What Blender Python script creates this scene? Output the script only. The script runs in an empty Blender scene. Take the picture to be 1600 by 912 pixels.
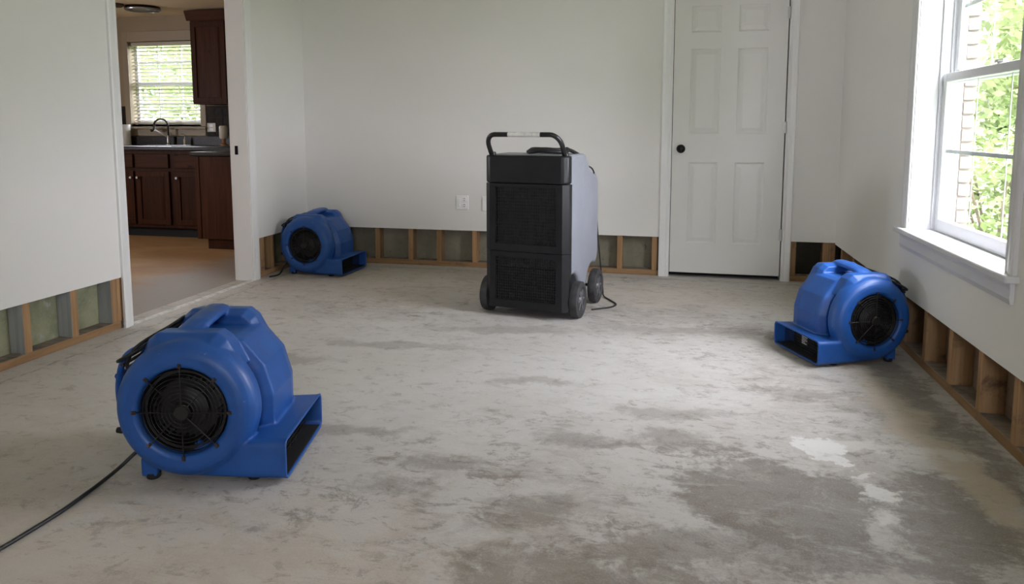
import bpy, bmesh, math, random
from mathutils import Vector, Matrix
PI = math.pi
S = bpy.context.scene
COL = S.collection

# ------------------------------------------------------------------ camera
XL, XR, YB = -3.062, 1.174, 5.622          # inner faces of the left, right and back walls
CEIL, CUT = 2.44, 0.295                    # ceiling height, height at which the drywall was cut away
cam = bpy.data.objects.new('camera', bpy.data.cameras.new('camera'))
COL.objects.link(cam)
cam.location = (0, 0, 1.15)
cam.rotation_euler = (PI/2 - 0.1076, 0, 0.2201)
cam.data.sensor_width = 36.0
cam.data.lens = 1126.3/1600*36.0
cam.data.shift_y = -(456-319.6)/1600
cam.data.clip_start = 0.02
S.camera = cam

# ------------------------------------------------------------------ world, exposure
W = bpy.data.worlds.new('overcast_sky'); S.world = W; W.use_nodes = True
bg = W.node_tree.nodes['Background']
bg.inputs['Color'].default_value = (1.0, 0.962, 1.075, 1)
bg.inputs['Strength'].default_value = 6.0
S.view_settings.view_transform = 'Standard'
S.view_settings.look = 'None'
S.view_settings.gamma = 1.0
S.view_settings.use_curve_mapping = False
S.view_settings.exposure = 2.2
S.cycles.use_denoising = True
S.cycles.max_bounces = 10
S.cycles.diffuse_bounces = 7
S.cycles.transparent_max_bounces = 16
S.cycles.sample_clamp_indirect = 8.0
S.cycles.caustics_reflective = False
S.cycles.caustics_refractive = False

def portal(name, loc, rot, w, h):          # sampling guide for the sky light that enters at a window; emits nothing
    l = bpy.data.lights.new(name, 'AREA'); l.shape = 'RECTANGLE'; l.size = w; l.size_y = h
    l.cycles.is_portal = True
    o = bpy.data.objects.new(name, l); COL.objects.link(o); o.location = loc; o.rotation_euler = rot
portal('daylight_portal', (XR+.30, 3.43, 1.37), (0, PI/2, 0), 1.5, 1.2)
portal('daylight_portal', (-5.56, 7.35, 1.63), (-PI/2, 0, 0), .95, .98)
portal('daylight_portal', (.325, -2.25, 1.55), (PI/2, 0, 0), .95, 1.0)
portal('daylight_portal', (-7.45, 3.6, 1.45), (0, -PI/2, 0), 1.1, 1.2)

# ------------------------------------------------------------------ materials
class NT:
    def __init__(s, name):
        s.m = bpy.data.materials.new(name); s.m.use_nodes = True
        s.t = s.m.node_tree; s.n = s.t.nodes; s.l = s.t.links
        s.b = s.n['Principled BSDF']; s.out = s.n['Material Output']
    def new(s, typ, **kw):
        n = s.n.new(typ)
        for k, v in kw.items(): setattr(n, k, v)
        return n
    def put(s, sock, v):
        if hasattr(v, 'is_linked') or hasattr(v, 'links'): s.l.new(v, sock)
        else: sock.default_value = v
    def math(s, op, a, b=None, clamp=False):
        n = s.new('ShaderNodeMath', operation=op, use_clamp=clamp); s.put(n.inputs[0], a)
        if b is not None: s.put(n.inputs[1], b)
        return n.outputs[0]
    def mix(s, f, a, b, bt='MIX'):
        n = s.new('ShaderNodeMix', data_type='RGBA', blend_type=bt)
        s.put(n.inputs[0], f); s.put(n.inputs[6], c4(a)); s.put(n.inputs[7], c4(b)); return n.outputs[2]
    def noise(s, vec, scale, detail=4, rough=.55, dist=0):
        n = s.new('ShaderNodeTexNoise'); s.l.new(vec, n.inputs['Vector'])
        n.inputs['Scale'].default_value = scale; n.inputs['Detail'].default_value = detail
        n.inputs['Roughness'].default_value = rough; n.inputs['Distortion'].default_value = dist
        return n.outputs['Fac']
    def ramp(s, v, lo, hi):
        n = s.new('ShaderNodeMapRange', interpolation_type='SMOOTHSTEP'); s.put(n.inputs[0], v)
        n.inputs[1].default_value = lo; n.inputs[2].default_value = hi; return n.outputs[0]
    def mapping(s, vec, scale=(1, 1, 1), loc=(0, 0, 0), rot=(0, 0, 0)):
        n = s.new('ShaderNodeMapping'); s.l.new(vec, n.inputs[0])
        n.inputs['Scale'].default_value = scale; n.inputs['Location'].default_value = loc; n.inputs['Rotation'].default_value = rot
        return n.outputs[0]
    def obj(s): return s.new('ShaderNodeTexCoord').outputs['Object']
    def bump(s, h, strength, dist=.01):
        n = s.new('ShaderNodeBump'); s.l.new(h, n.inputs['Height']); n.inputs['Strength'].default_value = strength
        n.inputs['Distance'].default_value = dist; s.l.new(n.outputs[0], s.b.inputs['Normal'])
def c4(v):
    return (*v, 1) if isinstance(v, tuple) and len(v) == 3 else v
def srgb(r, g, b):
    f = lambda c: (c/255/12.92) if c/255 <= .04045 else ((c/255+.055)/1.055)**2.4
    return (f(r), f(g), f(b))
MATS = {}
def plain(name, col, rough=.5, metal=0, var=.0, scale=6, bump=0, bscale=60, spec=.5):
    t = NT(name); b = t.b
    b.inputs['Roughness'].default_value = rough; b.inputs['Metallic'].default_value = metal
    b.inputs['Specular IOR Level'].default_value = spec
    o = t.obj()
    if var:
        f = t.noise(o, scale, 6, .6)
        t.l.new(t.mix(t.ramp(f, .3, .7), tuple(c*(1-var) for c in col), tuple(min(1, c*(1+var)) for c in col)), b.inputs['Base Color'])
    else: b.inputs['Base Color'].default_value = (*col, 1)
    if bump: t.bump(t.noise(o, bscale, 3), bump, .004)
    MATS[name] = t.m; return t.m

plain('drywall', (.76, .75, .725), .75, var=.012, scale=2, bump=.06, bscale=220, spec=.25)
plain('drywall_edge', (.55, .52, .47), .9)
plain('trim_white', (.77, .77, .765), .38, var=.015, scale=4)
plain('window_trim_dim', (.63, .63, .64), .38, var=.015, scale=4)  # darker copy of the trim white; shading of the window boards put into colour
plain('door_white', (.70, .695, .67), .42, var=.015, scale=3, bump=.03, bscale=90)
plain('vinyl_white', (.64, .65, .67), .35)
plain('kitchen_paint', (.38, .32, .225), .75, var=.03, scale=2)
plain('kitchen_ceiling', (.80, .67, .46), .85, var=.03, scale=2)
plain('ceiling_paint', (.84, .79, .66), .9)
plain('black_metal', (.012, .012, .013), .35, var=.2, scale=20)
plain('knob_black', (.010, .009, .009), .28, metal=.6)
plain('steel', (.45, .45, .45), .3, metal=1)
plain('hinge_metal', (.55, .55, .54), .4, metal=.7)
plain('rubber', (.014, .014, .015), .75, var=.3, scale=15, bump=.2, bscale=80)
plain('wheel_rubber', (.035, .035, .037), .7, var=.35, scale=18, bump=.2, bscale=60)
plain('hub_grey', (.10, .10, .105), .5, var=.4, scale=25)
plain('cord_black', (.012, .012, .014), .5)
plain('dark_void', (.006, .006, .007), .8)
plain('wire_dark', (.02, .018, .016), .45, metal=.3)
plain('impeller_dark', (.010, .010, .011), .6)
plain('tab_rust', (.035, .022, .016), .6, var=.5, scale=60)
plain('shell_grey', (.25, .265, .305), .42, var=.06, scale=5, bump=.05, bscale=160)
plain('front_black', (.0085, .009, .0105), .42, var=.25, scale=8, bump=.08, bscale=140, spec=.38)
plain('grille_black', (.012, .012, .013), .4, var=.5, scale=30)
plain('coil_dark', (.02, .022, .02), .6, var=.8, scale=25)
plain('label_white', (.62, .62, .60), .5, var=.25, scale=20)
plain('counter_dark', (.022, .018, .014), .35, var=.6, scale=60, spec=.22)
plain('tile_dark', (.022, .017, .013), .6, var=.4, scale=14, spec=.2)
plain('grout_dark', (.03, .025, .02), .9)
plain('casing_tan', (.40, .345, .26), .6)
plain('plate_cream', (.60, .56, .46), .4)
plain('plate_white', (.86, .86, .86), .35)
plain('grass', (.10, .17, .045), .9, var=.5, scale=3)
plain('bark', (.10, .075, .05), .9, var=.4, scale=10)
plain('pale_bark', (.50, .47, .43), .9, var=.3, scale=8)
plain('mortar', (.24, .215, .19), .95, var=.1, scale=30)
plain('brick_pale', (.20, .155, .13), .9, var=.25, scale=14)
plain('house_siding', (.42, .38, .34), .9)
plain('amber_plastic', (.30, .14, .05), .3)

def wood(name, light, dark, stain=None, stain_amt=0., axis='Z', rough=.7, spec=.25):
    t = NT(name); b = t.b; b.inputs['Roughness'].default_value = rough; b.inputs['Specular IOR Level'].default_value = spec
    o = t.obj(); rnd = t.new('ShaderNodeObjectInfo').outputs['Random']
    off = t.new('ShaderNodeVectorMath', operation='ADD'); t.l.new(o, off.inputs[0])
    cmb = t.new('ShaderNodeCombineXYZ')
    for i in range(3): t.l.new(t.math('MULTIPLY', rnd, 7.3+3*i), cmb.inputs[i])
    t.l.new(cmb.outputs[0], off.inputs[1]); v = off.outputs[0]
    sc = {'Z': (38, 38, 2.2), 'X': (2.2, 38, 38), 'Y': (38, 2.2, 38)}[axis]
    g = t.noise(t.mapping(v, sc), 1.0, 5, .6, .4)
    col = t.mix(t.ramp(g, .3, .7), light, dark)
    br = t.math('MULTIPLY_ADD', rnd, .35); br.node.inputs[2].default_value = .80
    mul = t.new('ShaderNodeVectorMath', operation='SCALE'); t.l.new(col, mul.inputs[0]); t.l.new(br, mul.inputs[3]); col = mul.outputs[0]
    if stain:
        s = t.ramp(t.noise(v, 7, 5, .65, .5), .62-stain_amt*.35, .78-stain_amt*.25)
        col = t.mix(t.math('MULTIPLY', s, min(1, .55+stain_amt*.5)), col, stain)
    k = t.ramp(t.noise(t.mapping(v, (9, 9, 9)), 1.0, 2), .70, .78)
    col = t.mix(k, col, tuple(c*.35 for c in dark))
    t.l.new(col, b.inputs['Base Color']); t.bump(g, .25, .003)
    MATS[name] = t.m
for ax in 'XYZ':
    wood('pine_'+ax, (.40, .245, .125), (.29, .165, .080), (.10, .08, .06), .2, ax)
wood('stud_side_grey', (.46, .48, .48), (.33, .35, .36), (.33, .22, .13), .25, 'Z')
wood('stud_side_brown', (.37, .23, .12), (.265, .16, .08), (.055, .038, .030), .25, 'Z')
wood('plate_top', (.34, .28, .225), (.23, .185, .15), (.09, .08, .075), .4, 'X')
wood('cherry', (.060, .020, .006), (.034, .010, .0032), None, 0, 'Z', .5, .10)
wood('cherry_x', (.060, .020, .006), (.034, .010, .0032), None, 0, 'X', .5, .10)

def board(name, a, b_, c, scale=4):       # stained sheathing seen between the studs
    t = NT(name); t.b.inputs['Roughness'].default_value = .9; t.b.inputs['Specular IOR Level'].default_value = .15
    o = t.obj()
    col = t.mix(t.ramp(t.noise(o, scale, 7, .65, .3), .35, .68), a, b_)
    col = t.mix(t.ramp(t.noise(t.mapping(o, (1, 1, 1), (3, 5, 1)), scale*2.1, 8, .7, .8), .58, .74), col, c)
    h = t.noise(o, 90, 4, .7)
    col = t.mix(t.math('MULTIPLY', t.ramp(h, .55, .75), .35), col, tuple(x*1.7 for x in a))
    t.l.new(col, t.b.inputs['Base Color']); t.bump(h, .4, .004); MATS[name] = t.m
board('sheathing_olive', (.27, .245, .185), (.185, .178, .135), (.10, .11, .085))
board('paper_green', (.30, .30, .195), (.20, .21, .135), (.36, .36, .34), 6)
board('sheathing_rust', (.24, .17, .12), (.16, .11, .08), (.035, .03, .025), 4)
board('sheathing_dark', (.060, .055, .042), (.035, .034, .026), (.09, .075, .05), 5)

# concrete with dried paint, glue and damp stains; pale patches paint in light
def concrete():
    t = NT('concrete_floor'); b = t.b; b.inputs['Specular IOR Level'].default_value = .35
    o = t.obj()
    d1 = t.new('ShaderNodeTexNoise'); t.l.new(o, d1.inputs['Vector']); d1.inputs['Scale'].default_value = 3.2; d1.inputs['Detail'].default_value = 8; d1.inputs['Roughness'].default_value = .68
    sub = t.new('ShaderNodeVectorMath', operation='SUBTRACT'); t.l.new(d1.outputs['Color'], sub.inputs[0]); sub.inputs[1].default_value = (.5, .5, .5)
    scl = t.new('ShaderNodeVectorMath', operation='SCALE'); t.l.new(sub.outputs[0], scl.inputs[0]); scl.inputs[3].default_value = .42
    add = t.new('ShaderNodeVectorMath', operation='ADD'); t.l.new(o, add.inputs[0]); t.l.new(scl.outputs[0], add.inputs[1])
    warp = add.outputs[0]
    big = t.noise(t.mapping(o, (.8, 1.0, 1)), 1.25, 9, .66, .35)
    med = t.noise(t.mapping(o, (1, 1.25, 1), (4, 2, 0)), 4.2, 9, .70, .6)
    fine = t.noise(o, 26, 8, .72)
    grain = t.noise(o, 150, 4, .7)
    rag = t.math('ADD', t.math('MULTIPLY', t.math('SUBTRACT', med, .5), 2.6), t.math('MULTIPLY', t.math('SUBTRACT', fine, .5), 1.3))
    light, mid, dark = (.485, .468, .446), (.385, .357, .325), (.215, .183, .152)
    f = t.math('ADD', t.math('MULTIPLY', big, .50), t.math('MULTIPLY', med, .34)); f = t.math('ADD', f, t.math('MULTIPLY', fine, .16))
    col = t.mix(t.ramp(f, .455, .525), mid, light)
    blot = t.noise(t.mapping(o, (1, 1.35, 1), (7, 3, 0)), 5.2, 11, .78, .5)
    blot2 = t.noise(t.mapping(o, (1, 1.5, 1), (1, 9, 0)), 11.0, 9, .76, .4)
    str_ = t.noise(t.mapping(o, (1.6, 6.0, 1), (1, 8, 0), (0, 0, .12)), 2.6, 10, .76, .4)
    col = t.mix(t.math('MULTIPLY', t.ramp(blot, .465, .39), .72), col, dark)
    col = t.mix(t.math('MULTIPLY', t.ramp(blot2, .45, .36), .50), col, dark)
    col = t.mix(t.math('MULTIPLY', t.ramp(blot2, .55, .64), .50), col, (.55, .53, .495))
    col = t.mix(t.math('MULTIPLY', t.ramp(str_, .46, .36), .40), col, dark)
    def blob(cx, cy, rx, ry, rot, target, amt, soft=.22, vec=warp):
        nonlocal col
        m = t.mapping(vec, (1, 1, 0), (0, 0, 0))
        s1 = t.new('ShaderNodeVectorMath', operation='SUBTRACT'); t.l.new(m, s1.inputs[0]); s1.inputs[1].default_value = (cx, cy, 0)
        rt = t.new('ShaderNodeVectorRotate', rotation_type='Z_AXIS'); t.l.new(s1.outputs[0], rt.inputs[0]); rt.inputs['Angle'].default_value = -rot
        dv = t.new('ShaderNodeVectorMath', operation='DIVIDE'); t.l.new(rt.outputs[0], dv.inputs[0]); dv.inputs[1].default_value = (rx, ry, 1)
        ln = t.new('ShaderNodeVectorMath', operation='LENGTH'); t.l.new(dv.outputs[0], ln.inputs[0])
        dd = t.math('ADD', ln.outputs[1], rag)
        msk = t.math('MULTIPLY', t.ramp(dd, 1+soft, 1-soft), amt)
        col = t.mix(msk, col, target)
    tan = (.47, .40, .315); taupe = (.185, .160, .138); white = (.68, .67, .65); warm = (.55, .485, .415)  # warm is a real tone, lightened further to lift dimly lit floor
    blob(-2.45, 2.2, .75, 1.3, 0, warm, .55, .6)
    blob(-1.3, 1.35, 1.2, .42, .1, warm, .6, .5)
    blob(-.15, 1.62, .42, .22, 0, taupe, .65, .3)
    blob(-2.0, 4.9, 1.6, .55, 0, warm, .45, .5)
    blob(.3, 5.0, 1.0, .40, 0, warm, .45, .5)
    blob(-1.0, 3.25, 1.25, .80, .1, (.62, .615, .605), .62, .55)      # pool of window light painted into the colour
    blob(-2.2, 3.1, .9, .9, .3, (.58, .555, .525), .5, .5)  # colour lightened to lift the dim left side of the floor
    blob(1.03, 3.2, .10, .9, .08, taupe, .75, .35)
    blob(.93, 3.0, .085, .95, .10, tan, .70, .4)
    blob(.33, 2.26, .27, .30, .2, taupe, .78, .22)
    blob(.80, 2.20, .17, .30, -.3, taupe, .74, .24)
    blob(.22, 1.95, .40, .10, .2, taupe, .55, .3)
    blob(1.03, 2.35, .07, .55, .22, tan, .75, .35)
    blob(.75, 2.72, .32, .035, -.05, (.58, .56, .52), .75, .5)
    blob(.552, 2.665, .085, .105, 0, white, .95, .12)
    blob(.655, 2.36, .055, .06, .3, white, .85, .25)
    blob(.635, 2.20, .045, .05, 0, white, .7, .35)
    blob(.64, 2.49, .05, .022, .4, white, .75, .3)
    for cx, cy, rx, ry, a in [(-.40, 2.02, .12, .10, .6), (-.75, 2.25, .16, .06, .55), (-.88, 2.06, .14, .06, .55), (-.02, 2.62, .16, .09, .55),
                              (-.30, 2.55, .12, .06, .5), (-1.15, 2.48, .2, .05, .5), (.02, 2.88, .2, .06, .45), (-.55, 3.1, .22, .05, .4),
                              (.55, 3.2, .22, .06, .45), (-1.4, 3.5, .4, .06, .4), (-.9, 3.9, .4, .07, .4), (-1.9, 3.2, .35, .07, .4), (.15, 4.1, .45, .08, .4)]:
        blob(cx, cy, rx, ry, .1, taupe, a, .45)
    # pale dusty strip where the skirting used to stand, along the walls
    sx = t.new('ShaderNodeSeparateXYZ'); t.l.new(o, sx.inputs[0])
    wob = t.math('MULTIPLY', t.math('SUBTRACT', med, .5), .10)
    dl = t.math('ADD', t.math('SUBTRACT', sx.outputs[0], XL), wob)
    db = t.math('ADD', t.math('SUBTRACT', YB, sx.outputs[1]), wob)
    dm = t.math('MINIMUM', dl, db)
    band = t.math('MULTIPLY', t.ramp(dm, .11, .04), t.ramp(dm, -.05, .0))
    col = t.mix(t.math('MULTIPLY', band, .65), col, (.56, .53, .50))
    line = t.math('MULTIPLY', t.ramp(t.math('ABSOLUTE', t.math('SUBTRACT', dm, .125)), .014, .004), t.ramp(fine, .42, .55))
    col = t.mix(t.math('MULTIPLY', line, .6), col, taupe)
    # pale scuffs over the stains, pits and fine scratches
    col = t.mix(t.math('MULTIPLY', t.ramp(str_, .55, .66), .36), col, (.53, .51, .48))
    col = t.mix(t.math('MULTIPLY', t.ramp(blot, .53, .62), .30), col, (.52, .50, .465))
    col = t.mix(t.math('MULTIPLY', t.ramp(blot2, .46, .38), .28), col, (.17, .145, .12))
    col = t.mix(t.math('MULTIPLY', t.ramp(fine, .36, .28), .45), col, (.14, .12, .105))
    col = t.mix(t.math('MULTIPLY', t.ramp(grain, .50, .72), .30), col, (.60, .585, .56))
    col = t.mix(t.math('MULTIPLY', t.ramp(grain, .42, .25), .30), col, (.18, .16, .14))
    t.l.new(col, b.inputs['Base Color'])
    t.l.new(t.math('MULTIPLY_ADD', med, .35), b.inputs['Roughness']); b.inputs['Roughness'].links[0].from_node.inputs[2].default_value = .38
    t.bump(t.math('ADD', t.math('MULTIPLY', fine, .6), t.math('MULTIPLY', grain, .4)), .28, .006)
    MATS['concrete'] = t.m
concrete()
def kitchen_floor():
    t = NT('kitchen_floor_glue'); b = t.b; b.inputs['Roughness'].default_value = .6; o = t.obj()
    n = t.noise(t.mapping(o, (.7, 1.6, 1)), 1.6, 8, .65, .5); f = t.noise(o, 25, 6, .7)
    col = t.mix(t.ramp(n, .35, .62), (.34, .195, .085), (.43, .27, .13))
    sx = t.new('ShaderNodeSeparateXYZ'); t.l.new(o, sx.inputs[0])
    d = t.math('ADD', sx.outputs[0], t.math('MULTIPLY', n, .9))
    col = t.mix(t.ramp(d, -3.65, -3.10), col, (.30, .265, .235))            # bare slab next to the doorway
    col = t.mix(t.math('MULTIPLY', t.ramp(f, .40, .32), .5), col, (.14, .11, .09))
    t.l.new(col, b.inputs['Base Color']); t.bump(f, .2, .004); MATS['kitchen_floor'] = t.m
kitchen_floor()
def blue_plastic():
    t = NT('blue_plastic'); b = t.b; o = t.obj()
    n = t.noise(o, 9, 6, .65); f = t.noise(o, 60, 5, .7)
    col = t.mix(t.ramp(n, .35, .7), (.011, .074, .30), (.015, .094, .365))
    col = t.mix(t.math('MULTIPLY', t.ramp(t.noise(t.mapping(o, (5, 5, 28)), 1.0, 4, .7), .62, .75), .30), col, (.05, .06, .075))
    col = t.mix(t.math('MULTIPLY', t.ramp(f, .66, .74), .45), col, (.25, .34, .50))
    t.l.new(col, b.inputs['Base Color'])
    t.l.new(t.math('MULTIPLY_ADD', n, .25), b.inputs['Roughness']); b.inputs['Roughness'].links[0].from_node.inputs[2].default_value = .30
    t.bump(f, .05, .003); MATS['blue'] = t.m
blue_plastic()
def glass():
    t = NT('window_glass'); t.n.remove(t.b)
    tr = t.new('ShaderNodeBsdfTransparent'); gl = t.new('ShaderNodeBsdfGlossy'); gl.inputs['Roughness'].default_value = .03
    tr.inputs[0].default_value = (.95, .97, .96, 1)
    mx = t.new('ShaderNodeMixShader'); mx.inputs[0].default_value = .06
    t.l.new(tr.outputs[0], mx.inputs[1]); t.l.new(gl.outputs[0], mx.inputs[2]); t.l.new(mx.outputs[0], t.out.inputs[0]); MATS['glass'] = t.m
glass()
def leafmat(name, a, b_):
    t = NT(name); b = t.b; b.inputs['Roughness'].default_value = .6
    col = t.mix(t.ramp(t.noise(t.obj(), 2.2, 4), .35, .65), a, b_)
    t.l.new(col, b.inputs['Base Color'])
    tl = t.new('ShaderNodeBsdfTranslucent'); t.l.new(col, tl.inputs[0])
    mx = t.new('ShaderNodeMixShader'); mx.inputs[0].default_value = .4
    t.l.new(b.outputs[0], mx.inputs[1]); t.l.new(tl.outputs[0], mx.inputs[2]); t.l.new(mx.outputs[0], t.out.inputs[0]); MATS[name] = t.m
leafmat('leaf_light', (.120, .160, .055), (.185, .230, .095))
leafmat('leaf_mid', (.055, .095, .025), (.10, .150, .042))
leafmat('slat_vinyl', (.54, .54, .49), (.56, .56, .51))

# ------------------------------------------------------------------ mesh helpers
class MB:
    def __init__(s): s.v = []; s.f = []; s.mi = []
    def add(s, vs, fs, mi=0):
        k = len(s.v); s.v += [tuple(p) for p in vs]; s.f += [tuple(i+k for i in f) for f in fs]; s.mi += [mi]*len(fs); return s
    def box(s, x0, x1, y0, y1, z0, z1, mi=0, mis=None):
        vs = [(x, y, z) for z in (z0, z1) for y in (y0, y1) for x in (x0, x1)]
        fs = [(0, 2, 3, 1), (4, 5, 7, 6), (0, 1, 5, 4), (2, 6, 7, 3), (0, 4, 6, 2), (1, 3, 7, 5)]   # -z +z -y +y -x +x
        s.add(vs, fs, mi)
        if mis: s.mi[-6:] = mis
        return s
    def prism(s, poly, a0, a1, axis='Y', mi=0):   # polygon in the other two axes, extruded along axis
        n = len(poly)
        def P(u, w, a): return {'X': (a, u, w), 'Y': (u, a, w), 'Z': (u, w, a)}[axis]
        vs = [P(u, w, a0) for u, w in poly]+[P(u, w, a1) for u, w in poly]
        fs = [tuple(range(n))[::-1], tuple(range(n, 2*n))]+[(i, (i+1) % n, n+(i+1) % n, n+i) for i in range(n)]
        return s.add(vs, fs, mi)
    def lathe(s, prof, center=(0, 0, 0), axis='Y', n=48, closed=False, mi=0):   # prof: (along axis, radius)
        vs = []; fs = []
        def P(a, r, t):
            c, d = r*math.cos(t), r*math.sin(t)
            p = {'X': (a, c, d), 'Y': (c, a, d), 'Z': (c, d, a)}[axis]
            return (p[0]+center[0], p[1]+center[1], p[2]+center[2])
        rings = []
        for a, r in prof:
            if r < 1e-6: rings.append([len(vs)]); vs.append(P(a, 0, 0))
            else: rings.append(list(range(len(vs), len(vs)+n))); vs += [P(a, r, 2*PI*i/n) for i in range(n)]
        seq = list(zip(rings, rings[1:]+rings[:1])) if closed else list(zip(rings, rings[1:]))
        for A, B in seq:
            for i in range(n):
                j = (i+1) % n
                if len(A) == 1 and len(B) == 1: continue
                if len(A) == 1: fs.append((A[0], B[j], B[i]))
                elif len(B) == 1: fs.append((A[i], A[j], B[0]))
                else: fs.append((A[i], A[j], B[j], B[i]))
        return s.add(vs, fs, mi)
    def tube(s, pts, r, n=8, closed=False, mi=0, flat=1.0):
        pts = [Vector(p) for p in pts]; m = len(pts); vs = []; fs = []
        up = Vector((0, 0, 1)); prev = None
        for i, p in enumerate(pts):
            a = pts[(i-1) % m] if (i > 0 or closed) else p; b = pts[(i+1) % m] if (i < m-1 or closed) else p
            t = (b-a).normalized()
            if prev is None: u = t.orthogonal().normalized() if abs(t.z) > .95 else t.cross(up).normalized()
            else: u = (prev - t*prev.dot(t)); u = u.normalized() if u.length > 1e-6 else t.orthogonal().normalized()
            prev = u; w = t.cross(u)
            rr = r[i] if isinstance(r, (list, tuple)) else r
            vs += [p+(u*math.cos(2*PI*k/n)+w*math.sin(2*PI*k/n)*flat)*rr for k in range(n)]
        for i in range(m if closed else m-1):
            j = (i+1) % m
            fs += [(i*n+k, i*n+(k+1) % n, j*n+(k+1) % n, j*n+k) for k in range(n)]
        if not closed: fs += [tuple(range(n))[::-1], tuple(range((m-1)*n, m*n))]
        return s.add(vs, fs, mi)
    def mesh(s, name, mats, smooth=None):
        me = bpy.data.meshes.new(name); me.from_pydata(s.v, [], s.f); me.update()
        bm = bmesh.new(); bm.from_mesh(me); bmesh.ops.recalc_face_normals(bm, faces=bm.faces); bm.to_mesh(me); bm.free()
        for m in mats: me.materials.append(MATS[m])
        for p, k in zip(me.polygons, s.mi): p.material_index = k
        if smooth is not None:
            me.polygons.foreach_set('use_smooth', [True]*len(me.polygons)); me.set_sharp_from_angle(angle=math.radians(smooth))
        return me
def spline(pts, n=8):
    P = [Vector(p) for p in pts]; P = [P[0]*2-P[1]]+P+[P[-1]*2-P[-2]]; out = []
    for i in range(1, len(P)-2):
        a, b, c, d = P[i-1:i+3]
        for k in range(n):
            t = k/n
            out.append(.5*((2*b)+(c-a)*t+(2*a-5*b+4*c-d)*t*t+(3*b-a-3*c+d)*t**3))
    return out+[P[-2]]
def link(name, me, parent=None, loc=(0, 0, 0), rz=0, bevel=0, seg=2):
    o = bpy.data.objects.new(name, me); COL.objects.link(o); o.location = loc; o.rotation_euler = (0, 0, rz)
    if parent: o.parent = parent
    if bevel:
        b = o.modifiers.new('bevel', 'BEVEL'); b.width = bevel; b.segments = seg; b.limit_method = 'ANGLE'; b.angle_limit = math.radians(35)
    return o
def obj(name, mb, mats, parent=None, loc=(0, 0, 0), rz=0, bevel=0, seg=2, smooth=None):
    mats = [mats] if isinstance(mats, str) else mats
    if bevel and smooth is None: smooth = 40
    return link(name, mb.mesh(name, mats, smooth), parent, loc, rz, bevel, seg)
def tag(o, label, cat=None, group=None, kind=None):
    o['label'] = label
    if cat: o['category'] = cat
    if group: o['group'] = group
    if kind: o['kind'] = kind
    return o
def empty(name, loc=(0, 0, 0), rz=0):
    o = bpy.data.objects.new(name, None); COL.objects.link(o); o.location = loc; o.rotation_euler = (0, 0, rz)
    o.empty_display_size = .05; return o
def copy_tree(o, parent=None):
    c = o.copy(); COL.objects.link(c); c.parent = parent
    for ch in list(o.children): copy_tree(ch, c)
    return c
B = lambda *a, **k: MB().box(*a, **k)

# ================================================================== STRUCTURE
fl = obj('floor', B(XL-.13, XR+.30, -2.2, YB+.13, -.15, 0), 'concrete'); tag(fl, 'stained bare concrete floor slab of the stripped room', 'floor', kind='structure')
kf = obj('floor_kitchen', B(-7.4, XL-.13, 1.2, 7.25, -.15, 0), 'kitchen_floor'); tag(kf, 'brown glue-stained kitchen floor beyond the doorway', 'floor', kind='structure')
ce = obj('ceiling', B(XL-.13, XR+.30, -2.2, YB+.13, CEIL, CEIL+.1), 'ceiling_paint'); tag(ce, 'white painted ceiling above the stripped room', 'ceiling', kind='structure')
kc = obj('ceiling_kitchen', B(-7.4, XL-.13, 1.2, 7.25, 2.365, 2.465), 'kitchen_ceiling'); tag(kc, 'warm cream kitchen ceiling beyond the doorway', 'ceiling', kind='structure')

DW = .0127                                  # drywall thickness
SD = .089                                   # stud depth
# ---- back wall (door opening x -.03 .. .812)
DX0, DX1, DH = -.016, .799, 2.14
wb = obj('wall_back', MB().box(XL, DX0-.012, YB, YB+DW, CUT+.01, CEIL, mis=[1, 0, 0, 0, 0, 0]).box(DX1+.012, XR, YB, YB+DW, CUT+.007, CEIL, mis=[1, 0, 0, 0, 0, 0])
         .box(DX0-.012, DX1+.012, YB, YB+DW, DH+.03, CEIL), ['drywall', 'drywall_edge'])
tag(wb, 'white drywall back wall cut away along its foot', 'wall', kind='structure')
obj('sheathing_panel', B(XL-.1, DX0-.02, YB+DW+SD, YB+DW+SD+.02, 0, CEIL), 'sheathing_olive', wb)
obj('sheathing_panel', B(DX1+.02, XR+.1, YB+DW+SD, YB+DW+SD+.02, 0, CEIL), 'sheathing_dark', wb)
obj('dark_backing', B(DX0-.02, DX1+.02, YB+DW+SD, YB+DW+SD+.02, 0, CEIL), 'dark_void', wb)  # black sheet stands in for the dark space behind the door
obj('bottom_plate', B(XL-.09, DX0-.055, YB+DW, YB+DW+SD, 0, .042, mis=[0, 1, 0, 0, 0, 0]), ['pine_X', 'plate_top'], wb, bevel=.003)
obj('bottom_plate', B(DX1+.055, XR+.09, YB+DW, YB+DW+SD, 0, .042, mis=[0, 1, 0, 0, 0, 0]), ['pine_X', 'plate_top'], wb, bevel=.003)
def stud_mesh(nm, along, side):             # origin at the foot's front left corner; along: axis of the wall
    if along == 'X': return MB().box(0, .042, 0, SD, 0, .40, mis=[0, 0, 0, 0, 1, 1]).mesh(nm, ['pine_Z', side])
    return MB().box(0, SD, 0, .042, 0, .40, mis=[0, 0, 1, 1, 0, 0]).mesh(nm, ['pine_Z', side])
sb = stud_mesh('stud', 'X', 'stud_side_brown')
def studs(parent, me, places, bev=.002):
    for p in places: link('stud', me, parent, p, bevel=bev)
studs(wb, sb, [(x, YB+DW, .042) for x in (-3.05, -2.75, -2.448, -2.150, -1.902, -1.596, -1.30, -1.0, -.70, -.416, -.148, .866, 1.094, 1.137)])
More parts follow.
